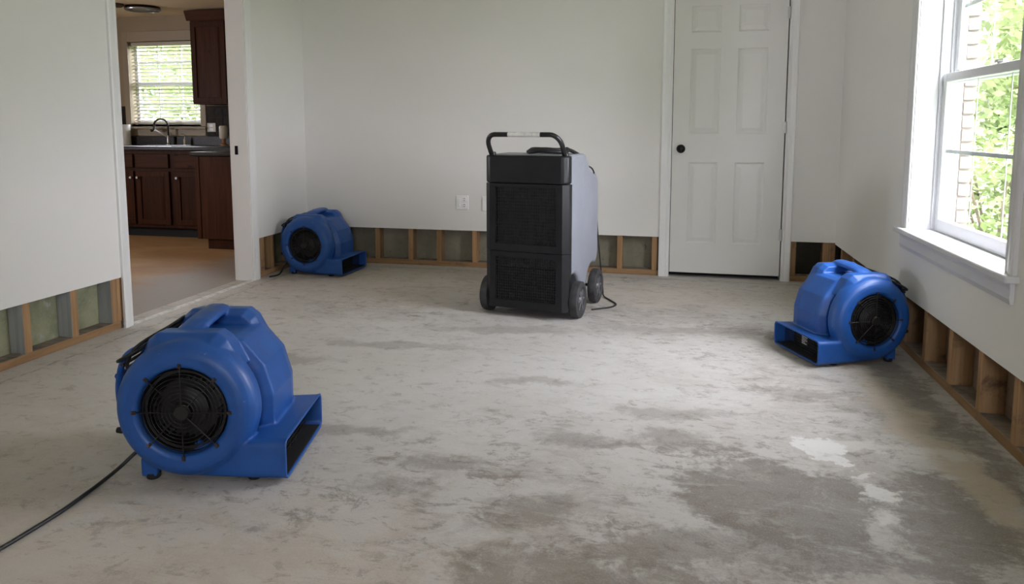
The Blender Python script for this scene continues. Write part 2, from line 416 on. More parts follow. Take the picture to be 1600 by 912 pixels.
# ---- left wall (opening y 3.53 .. 4.77)
OY0, OY1, OH = 3.535, 4.768, 2.16
wl = obj('wall_left', MB().box(XL-DW, XL, -2.2, OY0-.012, CUT, CEIL, mis=[1, 0, 0, 0, 0, 0]).box(XL-DW, XL, OY1+.012, YB, CUT+.012, CEIL, mis=[1, 0, 0, 0, 0, 0])
         .box(XL-DW, XL, OY0-.012, OY1+.012, OH+.02, CEIL), ['drywall', 'drywall_edge'])
tag(wl, 'white drywall left wall with the kitchen doorway', 'wall', kind='structure')
KX = XL-DW-SD                               # face of the kitchen side board
obj('kitchen_side_board', MB().box(KX-DW, KX-.003, 1.2, OY0-.02, 0, CEIL).box(KX-DW, KX-.003, OY1+.02, 5.75, 0, CEIL).box(KX-DW, KX-.003, OY0-.02, OY1+.02, OH+.02, CEIL), 'kitchen_paint', wl)
obj('backing_panel', B(KX-.003, KX, -2.2, OY0-.02, 0, .8), 'paper_green', wl)
obj('backing_panel', B(KX-.003, KX, OY1+.02, YB+.1, 0, .8), 'paper_green', wl)
obj('bottom_plate', B(KX, XL-DW, -2.2, OY0-.075, 0, .042, mis=[0, 1, 0, 0, 0, 0]), ['pine_Y', 'plate_top'], wl, bevel=.003)
obj('bottom_plate', B(KX, XL-DW, OY1+.09, YB, 0, .042, mis=[0, 1, 0, 0, 0, 0]), ['pine_Y', 'plate_top'], wl, bevel=.003)
sl = stud_mesh('stud', 'Y', 'stud_side_grey'); slb = stud_mesh('stud', 'Y', 'stud_side_brown')
studs(wl, sl, [(KX, y, .042) for y in (2.55, 2.829, 3.117, 3.394)])
studs(wl, sl, [(KX, y, .042) for y in (2.26, 1.97, 1.68)])
studs(wl, slb, [(KX, 3.438, .042), (KX, 4.872, .042), (KX, 4.918, .042), (KX, 5.055, .042), (KX, 5.36, .042)])
# ---- right wall with window 1
WY0, WY1, WZ0, WZ1 = 2.865, 3.985, .635, 2.10
wr = MB()
for y0, y1 in ((-2.2, WY0-.0125), (WY1+.0125, YB+DW)): wr.box(XR, XR+DW, y0, y1, CUT-.004, CEIL, mis=[1, 0, 0, 0, 0, 0])
for y0, y1 in ((WY0-.0125, WY1+.0125),): wr.box(XR, XR+DW, y0, y1, CUT-.004, WZ0-.02, mis=[1, 0, 0, 0, 0, 0]).box(XR, XR+DW, y0, y1, WZ1+.02, CEIL)
wr = obj('wall_right', wr, ['drywall', 'drywall_edge']); tag(wr, 'white drywall right wall with the sash window', 'wall', kind='structure')
SX = XR+DW+SD
def holed(x0, x1, mat, name, z0=0, z1=CEIL, ya=-2.2, yb=YB+.13, m=.0):
    mb = MB()
    for y0, y1 in ((ya, WY0-m), (WY1+m, yb)): mb.box(x0, x1, y0, y1, z0, z1)
    for y0, y1 in ((WY0-m, WY1+m),): mb.box(x0, x1, y0, y1, z0, WZ0-.02-m).box(x0, x1, y0, y1, WZ1+.02+m, z1)
    return obj(name, mb, mat, wr)
holed(SX, SX+.03, 'sheathing_rust', 'sheathing_panel', m=.014)
holed(SX+.03, XR+.268, 'mortar', 'brick_veneer', -.3, 2.9, m=.014)
obj('bottom_plate', B(XR+DW, SX, -2.2, YB+DW, 0, .042, mis=[0, 1, 0, 0, 0, 0]), ['pine_Y', 'plate_top'], wr, bevel=.003)
studs(wr, slb, [(XR+DW, y, .042) for y in (5.45, 5.10, 4.78, 4.60, 4.30, 3.99, 3.672, 3.352, 3.038, 2.734, 2.43, 2.12, 1.81)])
bk = MB().box(0, .054, 0, .03, 0, .057).mesh('brick', ['brick_pale'])
for k in range(22):                         # the far reveal of the window opening, brick by brick
    link('brick', bk, wr, (XR+.2125+(.002 if k % 2 else 0), WY1-.006, WZ0-.03+k*.0675), bevel=.004)
# ---- wall behind the camera, kitchen walls
FX0, FX1, FZ0, FZ1 = -.15, .80, 1.05, 2.05
wf = obj('wall_front', MB().box(XL, FX0, -2.2, -2.1, 0, CEIL).box(FX1, XR, -2.2, -2.1, 0, CEIL).box(FX0, FX1, -2.2, -2.1, 0, FZ0).box(FX0, FX1, -2.2, -2.1, FZ1, CEIL), 'drywall'); tag(wf, 'white wall closing the room behind the viewpoint', 'wall', kind='structure')
def glazing(name, x0, x1, z0, z1, loc, rz, label, cat):
    w = empty(name, loc, rz); tag(w, label, cat, kind='structure')
    f = obj('frame', MB().box(x0, x0+.05, 0, .08, z0, z1).box(x1-.05, x1, 0, .08, z0, z1).box(x0+.05, x1-.05, 0, .08, z0, z0+.05).box(x0+.05, x1-.05, 0, .08, z1-.05, z1).box((x0+x1)/2-.03, (x0+x1)/2+.03, 0, .08, z0+.05, z1-.05), 'vinyl_white', w)
    obj('pane', B(x0+.05, (x0+x1)/2-.03, .038, .042, z0+.05, z1-.05), 'glass', w); obj('pane', B((x0+x1)/2+.03, x1-.05, .038, .042, z0+.05, z1-.05), 'glass', w)
glazing('fill_window_behind', FX0, FX1, FZ0, FZ1, (0, -2.19, 0), 0, 'added unseen window behind the viewpoint for fill light', 'window')  # added opening out of view, lets in fill light for the room
KY = 7.10; KW = (-6.005, -5.117, 1.175, 2.095)
wk = obj('wall_kitchen_back', MB().box(-7.4, KW[0], KY, KY+.15, 0, 2.4).box(KW[1], XL-.1, KY, KY+.15, 0, 2.4).box(KW[0], KW[1], KY, KY+.15, 0, KW[2]).box(KW[0], KW[1], KY, KY+.15, KW[3], 2.4), 'kitchen_paint')
tag(wk, 'tan painted kitchen wall around the sink window', 'wall', kind='structure')
tag(obj('wall_kitchen_left', MB().box(-7.4, -7.3, 1.2, 3.0, 0, 2.4).box(-7.4, -7.3, 4.2, KY, 0, 2.4).box(-7.4, -7.3, 3.0, 4.2, 2.0, 2.4).box(-7.4, -7.3, 3.0, 4.2, 0, .9), 'kitchen_paint'), 'tan kitchen wall far to the left beyond the doorway', 'wall', kind='structure')
glazing('fill_window_kitchen', 0, 1.2, .9, 2.0, (-7.31, 3.0, 0), PI/2, 'added unseen window in the kitchen side wall for fill light', 'window')  # added opening out of view, brightens the kitchen
tag(obj('wall_kitchen_front', B(-7.3, KX-DW, 1.2, 1.3, 0, 2.4), 'kitchen_paint'), 'tan kitchen wall on the near side, hidden by the drywall', 'wall', kind='structure')
tag(obj('wall_kitchen_right', B(KX-DW, XL-.09, 5.75, KY, 0, 2.4), 'kitchen_paint'), 'tan kitchen wall behind the peninsula end', 'wall', kind='structure')

# ---- door 1: closed six panel door
d1 = empty('door_1', (DX0, YB+.004, .036)); tag(d1, 'closed white six-panel door with a black knob', 'door', kind='structure')
dw, dh, dt = DX1-DX0-.008, DH-.03, .035
rows = [(.229, .849), (1.062, 1.690), (1.808, 2.002)]; cols = [(.126, .341), (.463, .676)]
mb = MB()
xs = [0.004, cols[0][0], cols[0][1], cols[1][0], cols[1][1], dw]
for a, b in ((0, 1), (2, 3), (4, 5)): mb.box(xs[a], xs[b], 0, dt, 0, dh)
zs = [0]+[z for r in rows for z in r]+[dh]
for c in cols:
    for i in range(0, len(zs), 2): mb.box(c[0], c[1], 0, dt, zs[i], zs[i+1])
obj('door_slab', mb, 'door_white', d1)
def panel(w, h):
    rings = [(0, .0), (.010, .0075), (.016, .0085), (.040, .0035), (.044, .003)]
    vs, fs = [], []
    for ins, dep in rings: vs += [(ins, dep, ins), (w-ins, dep, ins), (w-ins, dep, h-ins), (ins, dep, h-ins)]
    for r in range(len(rings)-1):
        for k in range(4): fs.append((r*4+k, r*4+(k+1) % 4, r*4+4+(k+1) % 4, r*4+4+k))
    n = (len(rings)-1)*4; fs.append((n, n+1, n+2, n+3))
    b = len(vs); vs += [(0, dt, 0), (w, dt, 0), (w, dt, h), (0, dt, h)]; fs += [(b+3, b+2, b+1, b)]+[(k, b+k, b+(k+1) % 4, (k+1) % 4) for k in range(4)]
    return MB().add(vs, fs)
for c in cols:
    for r in rows: obj('door_panel', panel(c[1]-c[0], r[1]-r[0]), 'door_white', d1, (c[0], 0, r[0]))
kn = obj('door_knob', MB().lathe([(-.062, 0), (-.062, .012), (-.056, .022), (-.044, .0285), (-.032, .0255), (-.024, .013), (-.010, .012), (-.006, .030), (0, .033), (0, 0)], (.069, 0, .948), n=32), 'knob_black', d1, smooth=40)
kn['label'] = 'round black door knob'
obj('latch_plate', B(-.004, .004, -.0015, .012, .92, .975), 'knob_black', d1)
for z in (.31, 1.105, 1.93):
    h = obj('hinge', MB().lathe([(0, 0), (0, .008), (.085, .008), (.085, 0)], (dw+.003, -.006, z-.04), axis='Z', n=12).box(dw-.012, dw+.016, -.003, .002, z-.04, z+.045), 'hinge_metal', d1, smooth=40)
# casing and jambs round door 1
t1 = empty('trim_1', (0, YB, 0)); tag(t1, 'white casing boards framing the six-panel door', 'door trim', kind='structure')
def casing_prof(w):                          # width from inner edge, projection
    return [(0, 0), (0, -.009), (w*.12, -.013), (w*.3, -.012), (w*.62, -.017), (w*.9, -.018), (w, -.014), (w, 0)]
def casing_v(mb, x_in, sgn, w, z0, z1): return mb.prism([(x_in+sgn*u, v) for u, v in casing_prof(w)], z0, z1, 'Z')
obj('casing_board', casing_v(MB(), DX0-.010, -1, .070, 0, DH+.07), 'trim_white', t1)
obj('casing_board', casing_v(MB(), DX1+.006, 1, .060, 0, DH+.07), 'trim_white', t1)
obj('casing_board', MB().prism([(v, DH+.012+u) for u, v in casing_prof(.06)], DX0-.08, DX1+.066, 'X'), 'trim_white', t1)
obj('door_jamb', B(DX0-.012, DX0-.0005, .0, .10, 0, DH+.01), 'trim_white', t1)
obj('door_jamb', B(DX1+.0005, DX1+.012, .0, .10, 0, DH+.01), 'trim_white', t1)
obj('door_jamb', B(DX0, DX1, .0, .10, DH-.002, DH+.012), 'trim_white', t1)
# casing and jambs of the kitchen doorway
t2 = empty('trim_2', (XL, 0, 0)); tag(t2, 'white casing and jambs of the open kitchen doorway', 'door trim', kind='structure')
def casing_y(mb, y_in, sgn, w, z0, z1): return mb.prism([(-v, y_in+sgn*u) for u, v in casing_prof(w)], z0, z1, 'Z')
obj('casing_board', casing_y(MB(), OY0-.005, -1, .068, 0, OH+.07), 'trim_white', t2)
obj('casing_board', casing_y(MB(), OY1+.006, 1, .078, 0, OH+.07), 'trim_white', t2)
obj('casing_board', MB().prism([(-v, OH+.006+u) for u, v in casing_prof(.06)], OY0-.07, OY1+.08, 'Y'), 'trim_white', t2)
obj('door_jamb', B(-.132, .002, OY0-.012, OY0, 0, OH+.01), 'trim_white', t2)
obj('door_jamb', B(-.132, .002, OY1, OY1+.012, 0, OH+.01), 'trim_white', t2)
obj('door_jamb', B(-.132, .002, OY0, OY1, OH, OH+.012), 'trim_white', t2)
obj('casing_board', MB().box(-.147, -.1325, OY1+.004, OY1+.07, 0, OH+.07), 'trim_white', t2)
obj('strike_plate', B(-.105, -.080, OY1-.0015, OY1, .945, 1.01), 'knob_black', t2)
obj('threshold_strip', MB().prism([(-.03, 0), (-.022, .006), (.0, .007), (.012, 0)], OY0, OY1, 'Y'), 'label_white', t2)

# ---- window 1
def sash_window(name, y0, y1, label):
    w = empty(name, (XR, y0, WZ0)); tag(w, label, 'window', kind='structure')
    L, H = y1-y0, WZ1-WZ0; mid = .745
    # casing boards, stool, apron (on the wall face, x < 0 is the room)
    cp = casing_prof(.075)
    obj('casing_board', MB().prism([(v, -.004-u) for u, v in cp], 0, H+.075, 'Z'), 'window_trim_dim', w)
    obj('casing_board', MB().prism([(v, L+.004+u) for u, v in cp], 0, H+.075, 'Z'), 'window_trim_dim', w)
    obj('casing_board', MB().prism([(v, H+.004+u) for u, v in cp], -.08, L+.08, 'Y'), 'window_trim_dim', w)
    obj('stool', B(-.045, .105, -.10, L+.10, -.026, 0), 'window_trim_dim', w, bevel=.006)
    obj('apron', MB().prism([(-.001, -.105), (-.013, -.105), (-.018, -.085), (-.016, -.05), (-.018, -.035), (-.018, -.026), (-.001, -.026)], -.075, L+.075, 'Y'), 'window_trim_dim', w)
    jb = MB().box(0, .21, -.012, 0, -.02, H+.02).box(0, .21, L, L+.012, -.02, H+.02).box(0, .21, 0, L, H, H+.02).box(.105, .21, 0, L, -.03, .0)
    obj('jamb_liner', jb, 'window_trim_dim', w)
    tr = MB()
    for yy, s in ((0, 1), (L, -1)):
        for x in (.100, .146, .192): tr.box(x, x+.010, min(yy, yy+s*.016), max(yy, yy+s*.016), 0, H)
    obj('sash_track', tr, 'vinyl_white', w)
    def sash(x, z0, z1, nm, rail_b, rail_t):
        st = .046
        s = obj(nm, MB().box(x, x+.034, .017, .017+st, z0, z1).box(x, x+.034, L-.017-st, L-.017, z0, z1)
                .box(x, x+.034, .017+st, L-.017-st, z0, z0+rail_b).box(x, x+.034, .017+st, L-.017-st, z1-rail_t, z1), 'vinyl_white', w, bevel=.004)
        a, b = .017+st, L-.017-st; c, d = z0+rail_b, z1-rail_t
        obj('pane', B(x+.012, x+.016, a, b, c, d), 'glass', s)
        obj('muntin', B(x+.018, x+.026, a, b, (c+d)/2-.009, (c+d)/2+.009), 'vinyl_white', s)
        for k in (1, 2): obj('muntin', B(x+.018, x+.021, a+(b-a)*k/3-.003, a+(b-a)*k/3+.003, c, d), 'vinyl_white', s)
        return s
    ls = sash(.112, .0, mid+.028, 'lower_sash', .062, .042)
    us = sash(.158, mid-.020, H, 'upper_sash', .042, .05)
    lk = MB().lathe([(0, 0), (0, .022), (.008, .022), (.014, .016), (.014, 0)], (.132, L/2-.07, mid+.028), axis='Z', n=16).box(.122, .140, L/2-.09, L/2-.01, mid+.034, mid+.046)
    obj('sash_lock', lk, 'hinge_metal', w, smooth=40)
    obj('tilt_latch', B(.118, .138, L-.20, L-.15, mid+.028, mid+.038), 'hinge_metal', w, bevel=.003)
    obj('tilt_latch', B(.118, .138, .15, .20, mid+.028, mid+.038), 'hinge_metal', w, bevel=.003)
    return w
sash_window('window_1', WY0, WY1, 'white sash window in the right wall looking onto greenery')
# ---- kitchen window 2
w3 = empty('window_2', (KW[0], KY, KW[2])); tag(w3, 'kitchen window with cream casing above the sink', 'window', kind='structure')
L, H = KW[1]-KW[0], KW[3]-KW[2]
for a in ((-.07, 0, -.02, H+.11), (L, L+.07, -.02, H+.11)): obj('casing_board', B(a[0], a[1], -.018, 0, a[2], a[3]), 'casing_tan', w3, bevel=.004)
obj('casing_board', B(0, L, -.018, 0, H, H+.11), 'casing_tan', w3, bevel=.004)
obj('stool', B(-.10, L+.08, -.05, .07, -.05, -.022), 'casing_tan', w3, bevel=.005)
obj('apron', B(-.07, L+.06, -.016, 0, -.125, -.05), 'casing_tan', w3, bevel=.004)
obj('sill', B(0, L, .0, .15, -.022, 0), 'casing_tan', w3)
s = obj('sash_frame', MB().box(.0, .035, .09, .125, 0, H).box(L-.035, L, .09, .125, 0, H).box(.035, L-.035, .09, .125, 0, .05).box(.035, L-.035, .09, .125, H-.04, H).box(.035, L-.035, .085, .125, H/2-.022, H/2+.022), 'vinyl_white', w3)
obj('pane', B(.03, L-.03, .105, .109, .04, H/2), 'glass', s); obj('pane', B(.03, L-.03, .105, .109, H/2, H-.03), 'glass', s)
for z in (H*.25, H*.75): obj('muntin', B(.035, L-.035, .098, .104, z-.008, z+.008), 'vinyl_white', s)
for k in (1, 2): obj('muntin', B(L*k/3-.007, L*k/3+.007, .098, .104, .05, H-.04), 'vinyl_white', s)

# ================================================================== AIR MOVERS
BW, BR, BZ, BT = .44, .222, .236, .318       # width along the fan axis, drum radius, axis height, outlet tip
def rrect(y0, y1, z0, z1, r, n=5):
    out = []
    for cy, cz, a0 in ((y1-r, z1-r, 0), (y0+r, z1-r, 90), (y0+r, z0+r, 180), (y1-r, z0+r, 270)):
        for k in range(n+1):
            a = math.radians(a0+90*k/n); out.append((cy+r*math.cos(a), cz+r*math.sin(a)))
    return out
def housing_mesh():
    mb = MB()
    # intake drum on the near side: flat rounded ring round a deep pit, a neck behind it
    prof = [(.085, 0), (.085, .134), (.016, .137), (.005, .143), (.0, .152), (.0, .178), (.004, .192), (.014, .206), (.030, .217), (.050, BR), (.082, BR), (.094, BR-.012), (.099, .186), (.104, .172), (.170, .168), (.170, 0)]
    mb.lathe(prof, (0, 0, BZ), 'Y', 80)
    # shallow intake ring on the far side
    mb.lathe([(BW-.06, 0), (BW-.06, .134), (BW-.006, .138), (BW, .150), (BW, .172), (BW-.02, .188), (BW-.09, .192), (BW-.09, 0)], (0, 0, BZ), 'Y', 64)
    body = [(.17, .03), (.240, .14), (.240, .24), (.212, .34), (.142, .424), (.11, .434), (-.11, .434), (-.165, .39), (-.215, .31), (-.230, .22), (-.208, .13), (-.15, .06), (-.08, .022)]
    def loft(p, ys):                         # slab along the fan axis, each station scaled round the axis
        n = len(p)
        vs = [(u*k, y, BZ+(w-BZ)*k) for y, k in ys for u, w in p]
        fs = [tuple(range(n))[::-1], tuple(range((len(ys)-1)*n, len(ys)*n))]+[(r_*n+i, r_*n+(i+1) % n, r_*n+n+(i+1) % n, r_*n+n+i) for r_ in range(len(ys)-1) for i in range(n)]
        mb.add(vs, fs)
    loft(body, [(.122, .84), (.144, .99), (.152, 1), (BW-.11, 1), (BW-.055, .95), (BW-.03, .86)])
    # outlet duct with a rounded mouth and a deep pit
    n = 24; rings = [(.02, rrect(.03, BW-.03, .014, .128, .012)), (.20, rrect(.014, BW-.014, .013, .136, .018)), (BT-.012, rrect(.010, BW-.010, .012, .140, .022)), (BT, rrect(.006, BW-.006, .010, .144, .024)),
                     (BT, rrect(.016, BW-.016, .020, .134, .016)), (.19, rrect(.028, BW-.028, .022, .124, .012))]
    vs = [(x, y, z) for x, r_ in rings for y, z in r_]
    fs = [tuple(range(n)), tuple(range(5*n, 6*n))]+[(q*n+i, q*n+(i+1) % n, q*n+n+(i+1) % n, q*n+n+i) for q in range(5) for i in range(n)]
    mb.add(vs, fs)
    # two humps and the carrying bar between them
    hump = [(-.165, .36), (-.128, .448), (-.100, .470), (.092, .470), (.122, .448), (.172, .36)]
    def taper(y0, y1, t0, t1):
        n = len(hump); vs = [(u*t0[0], y0, .36+(w-.36)*t0[1]) for u, w in hump]+[(u*t1[0], y1, .36+(w-.36)*t1[1]) for u, w in hump]
        fs = [tuple(range(n))[::-1], tuple(range(n, 2*n))]+[(k, (k+1) % n, n+(k+1) % n, n+k) for k in range(n)]
        mb.add(vs, fs)
    taper(.046, .074, (.90, .80), (1, 1)); taper(.074, .142, (1, 1), (.97, .97))
    taper(.295, .330, (.93, .98), (1, 1.12)); taper(.330, .395, (1, 1.12), (.95, 1.05))
    # bar: springs from the near hump, level over the gap, joins the far hump
    st = [(.085, .000, .440), (.125, .010, .462), (.165, .016, .474), (.24, .016, .480), (.31, .012, .482), (.35, .008, .480)]
    sec = [(-.062, -.006), (-.054, .010), (-.034, .017), (.004, .017), (.024, .010), (.030, -.006), (.010, -.014), (-.042, -.014)]
    m = len(sec); vs = [(u-.01+dx, y, z+w) for y, dx, z in st for u, w in sec]
    fs = [tuple(range(m))[::-1], tuple(range((len(st)-1)*m, len(st)*m))]+[(q*m+i, q*m+(i+1) % m, q*m+m+(i+1) % m, q*m+m+i) for q in range(len(st)-1) for i in range(m)]
    mb.add(vs, fs)
    for y in (.035, BW-.075): mb.box(-.155, -.105, y, y+.036, .012, .07)      # foot lugs
    me = mb.mesh('housing_cage', ['blue'])
    tmp = bpy.data.objects.new('tmp_housing', me); COL.objects.link(tmp)
    r = tmp.modifiers.new('r', 'REMESH'); r.mode = 'VOXEL'; r.voxel_size = .0040; r.use_smooth_shade = True
    sm = tmp.modifiers.new('s', 'SMOOTH'); sm.factor = .5; sm.iterations = 8
    dg = bpy.context.evaluated_depsgraph_get()
    out = bpy.data.meshes.new_from_object(tmp.evaluated_get(dg)); out.name = 'housing'
    bpy.data.objects.remove(tmp); bpy.data.meshes.remove(me)
    out.materials.clear(); out.materials.append(MATS['blue'])
    out.polygons.foreach_set('use_smooth', [True]*len(out.polygons))
    return out
def mirrored(me):                            # the same part for the left-handed machine
    out = me.copy()
    bm = bmesh.new(); bm.from_mesh(out)
    for v in bm.verts: v.co.y = BW-v.co.y
    bmesh.ops.reverse_faces(bm, faces=bm.faces); bm.to_mesh(out); bm.free(); return out
def air_mover():
    r = empty('air_mover')
    link('housing', housing_mesh(), r)
    g = MB()
    for q in range(10):
        rad = .026+q*.0120
        g.tube([(rad*math.cos(2*PI*i/48), -.004*(1-(q/9)**2)+.002, rad*math.sin(2*PI*i/48)) for i in range(48)], .0013, 5, True)
    for q in range(8):
        a = q*PI/4
        g.tube([(.02*math.cos(a), -.004, .02*math.sin(a)), (.08*math.cos(a), -.003, .08*math.sin(a)), (.148*math.cos(a), -.0025, .148*math.sin(a))], .0018, 5)
    g.lathe([(-.008, 0), (-.008, .022), (-.002, .027), (.004, .027), (.004, 0)], n=24)
    gv = lambda y, f: [(p[0], y+f*p[1], p[2]+BZ) for p in g.v]
    tb = MB().box(-.0055, .0055, -.0025, .001, .142, .156).lathe([(-.0045, 0), (-.004, .004), (-.002, .0045), (-.002, 0)], (0, 0, .150), n=10)
    im = MB().lathe([(0, 0), (0, .05), (-.03, .062), (-.035, .04), (-.045, .03), (-.045, 0)], n=32)
    for q in range(32):
        a = q*2*PI/32; c, s_ = math.cos(a), math.sin(a); c2, s2 = math.cos(a+.10), math.sin(a+.10)
        im.add([(.098*c, 0, .098*s_), (.127*c2, 0, .127*s2), (.127*c2, -.052, .127*s2), (.098*c, -.052, .098*s_)], [(0, 1, 2, 3)])
    im.lathe([(-.048, .120), (-.052, .120), (-.052, .129), (-.048, .129)], n=40, closed=True)
    im.lathe([(-.001, 0), (-.001, .1325), (-.064, .1330)], n=40)
    for y, f in ((0, 1), (BW, -1)):
        d = .081 if f == 1 else .056
        k = MB(); k.v = [(p[0], y+f*(d+p[1]*(1 if f == 1 else .7)), p[2]+BZ) for p in im.v]; k.f = im.f; k.mi = im.mi; obj('impeller', k, 'impeller_dark', r, smooth=40)
        k = MB(); k.v = gv(y+f*.003, f); k.f = g.f; k.mi = g.mi; go = obj('intake_grille', k, 'wire_dark', r, smooth=40); go['label'] = 'dark round wire grille over the fan intake'
        for q in range(8):
            a = q*PI/4; c, s_ = math.cos(a), math.sin(a)
            k = MB(); k.v = [(p[0]*c+p[2]*s_, y+f*(p[1]+.0005), p[2]*c-p[0]*s_+BZ) for p in tb.v]; k.f = tb.f; k.mi = tb.mi
            obj('grille_tab', k, 'tab_rust', go)
    # outlet guard; black plates paint the unlit inside of the duct
    og = MB().box(.200, .202, .030, BW-.030, .024, .122, mi=0).box(.20, BT-.006, .030, BW-.030, .0225, .0245, mi=0).box(.20, BT-.03, .032, BW-.032, .1205, .1225, mi=0)
    for k in range(24):
        y = .04+k*(BW-.08)/23; og.tube([(.262, y, .024), (.262, y, .122)], .0013, 4, mi=1)
    for k in range(6):
        z = .032+k*.016; og.tube([(.262, .032, z), (.262, BW-.032, z)], .0013, 4, mi=1)
    obj('outlet_guard', og, ['dark_void', 'wire_dark'], r)
    for x, y in ((-.125, .055), (.20, .055), (-.125, BW-.055), (.20, BW-.055)):
        obj('rubber_foot', MB().lathe([(0, 0), (0, .018), (.003, .021), (.020, .023), (.020, 0)], (x, y, 0), axis='Z', n=20), 'rubber', r, smooth=40)
    # rear cord bracket with its wound cord
    cb = MB()
    for y in (.12, .26): cb.tube(spline([(-.10, y, .40), (-.17, y, .408), (-.228, y, .378), (-.252, y, .31), (-.256, y, .24), (-.242, y, .17), (-.205, y, .14)], 6), .0125, 8, flat=.8)
    cb.tube([(-.258, .12, .31), (-.258, .26, .31)], .011, 8)
    obj('cord_bracket', cb, 'blue', r, smooth=50)
    wr_ = []
    for lap in range(2):
        o_ = lap*.012
        wr_ += [(-.215-o_, .07, .365+o_), (-.236-o_*.5, .20, .350+o_), (-.215-o_, .31, .365+o_), (-.150, .37, .43+o_), (-.115, .20, .446+o_), (-.160, .06, .415+o_)]
    obj('wrapped_cord', MB().tube(spline(wr_+[(-.215, .10, .35), (-.240, .2, .33)], 6), .0058, 7), 'cord_black', r, smooth=60)
    obj('switch_knob', MB().lathe([(-.236, 0), (-.236, .009), (-.222, .011), (-.205, .008), (-.205, 0)], (0, .06, .155), axis='X', n=14), 'rubber', r, smooth=40)
    return r
def left_handed(o, parent=None):
    c = o.copy(); COL.objects.link(c); c.parent = parent
    if c.data: c.data = mirrored(o.data)
    for ch in list(o.children): left_handed(ch, c)
    return c
am = air_mover()
spots = [((-1.512, 1.930), 12.5, 1.03, 'blue air mover in the left foreground trailing a black cord'),
         ((-2.773, 5.020), -1.7, 1.0, 'small-looking blue air mover in the far left corner by the doorway'),
         ((.810, 4.065), 203.0, .93, 'blue air mover under the window against the right wall')]
for i, ((x, y), a, sc_, lab) in enumerate(spots):
    o = (am, None, None)[i] or (copy_tree(am) if i == 1 else left_handed(am))
    o.location = (x, y, 0); o.rotation_euler = (0, 0, math.radians(a)); o.scale = (sc_, sc_, sc_)
    tag(o, lab, 'air mover', 'blue air movers drying the floor')
# faded print inside the mouth of the machine by the window
lb = MB().box(.2035, .2042, .20, .26, .060, .112, mi=0)
for k in range(5): lb.box(.2042, .2046, .205, .205+(.05, .042, .048, .03, .044)[k], .104-k*.009, .107-k*.009, mi=1)
lb.v = [(x+.062, y, z) for x, y, z in lb.v]
obj('warning_label', lb, ['rubber', 'label_white'], [o for o in COL.objects if o.name == 'air_mover.002'][0])
# floor cord of the near machine
def to_local(o, p):
    a = o.rotation_euler.z; d = Vector(p)-Vector(o.location); c, s_ = math.cos(-a), math.sin(-a)
    k = o.scale[0]; return ((d.x*c-d.y*s_)/k, (d.x*s_+d.y*c)/k, d.z/k)
pts = [to_local(am, p) for p in [(-1.705, 2.01, .085), (-1.735, 1.985, .066), (-1.765, 1.945, .030), (-1.778, 1.88, .010), (-1.772, 1.80, .007), (-1.762, 1.70, .007), (-1.762, 1.60, .007), (-1.768, 1.48, .007), (-1.80, 1.2, .007), (-1.9, .8, .007), (-2.3, .3, .007)]]
pc = obj('power_cord', MB().tube(spline(pts, 8), .0062, 8), 'cord_black', am, smooth=60); pc['label'] = 'black power cord running over the concrete'
obj('cord_gland', MB().tube([to_local(am, (-1.690, 2.03, .095)), to_local(am, (-1.712, 2.003, .080))], [.013, .009], 10), 'rubber', am, smooth=40)
b2 = [o for o in COL.objects if o.name == 'air_mover.001'][0]
pts = [to_local(b2, p) for p in [(-2.96, 5.12, .10), (-2.985, 5.08, .05), (-2.99, 5.04, .012), (-2.975, 4.97, .007), (-3.0, 4.90, .007)]]
obj('power_cord', MB().tube(spline(pts, 6), .006, 7), 'cord_black', b2, smooth=60)

# ================================================================== DEHUMIDIFIER
dh_ = empty('dehumidifier', (-.853, 4.165, 0), math.radians(-9.5)); tag(dh_, 'tall grey and black wheeled dehumidifier with a bar handle', 'dehumidifier')
HW = .261; TOP = .985
def arc(cy, cz, r, a0, a1, n=8): return [(cy+r*math.cos(math.radians(a0+(a1-a0)*k/n)), cz+r*math.sin(math.radians(a0+(a1-a0)*k/n))) for k in range(n+1)]
prof = [(.075, .26), (.075, TOP), (.33, TOP+.002)]+arc(.36, TOP-.05, .05, 80, 40, 4)+[(.48, .895), (.580, .850)]+arc(.605, .765, .085, 70, 0, 6)+[(.69, .32), (.67, .28)]+arc(.56, .112, .150, 60, 170, 8)+[(.32, .11)]+arc(.145, .112, .150, 0, 105, 8)
sh = obj('shell', MB().prism(prof, -HW, HW, 'X'), 'shell_grey', dh_, bevel=.022, seg=4, smooth=35)
sh['label'] = 'grey moulded side and rear shell'
obj('chassis', MB().box(-.205, .205, .03, .60, .05, .30), 'front_black', dh_)
def frame(z0, z1, wx, wz0, wz1, nm, y=.0):
    c = .030
    mb = MB()
    def post(s):
        p = [(s*wx, y+.012), (s*wx, y), (s*(HW-c), y), (s*(HW+.004), y+c), (s*(HW+.004), .085), (s*wx, .085)]
        mb.prism(p, z0, z1, 'Z')
    post(1); post(-1)
    mb.box(-wx, wx, y, .085, z0, wz0); mb.box(-wx, wx, y, .085, wz1, z1)
    mb.box(-wx, wx, .045, .085, wz0, wz1)
    return obj(nm, mb, 'front_black', dh_)
obj('top_cover', MB().prism([(-HW-.004, .030), (-HW+.03, .0), (HW-.03, .0), (HW+.004, .030), (HW+.004, .085), (-HW-.004, .085)], .815, TOP-.004, 'Z'), 'front_black', dh_, bevel=.012, seg=3)
fu = frame(.405, .812, .196, .450, .795, 'upper_grille_frame', .004)
fd = frame(.055, .402, .196, .105, .370, 'lower_grille_frame', .006)
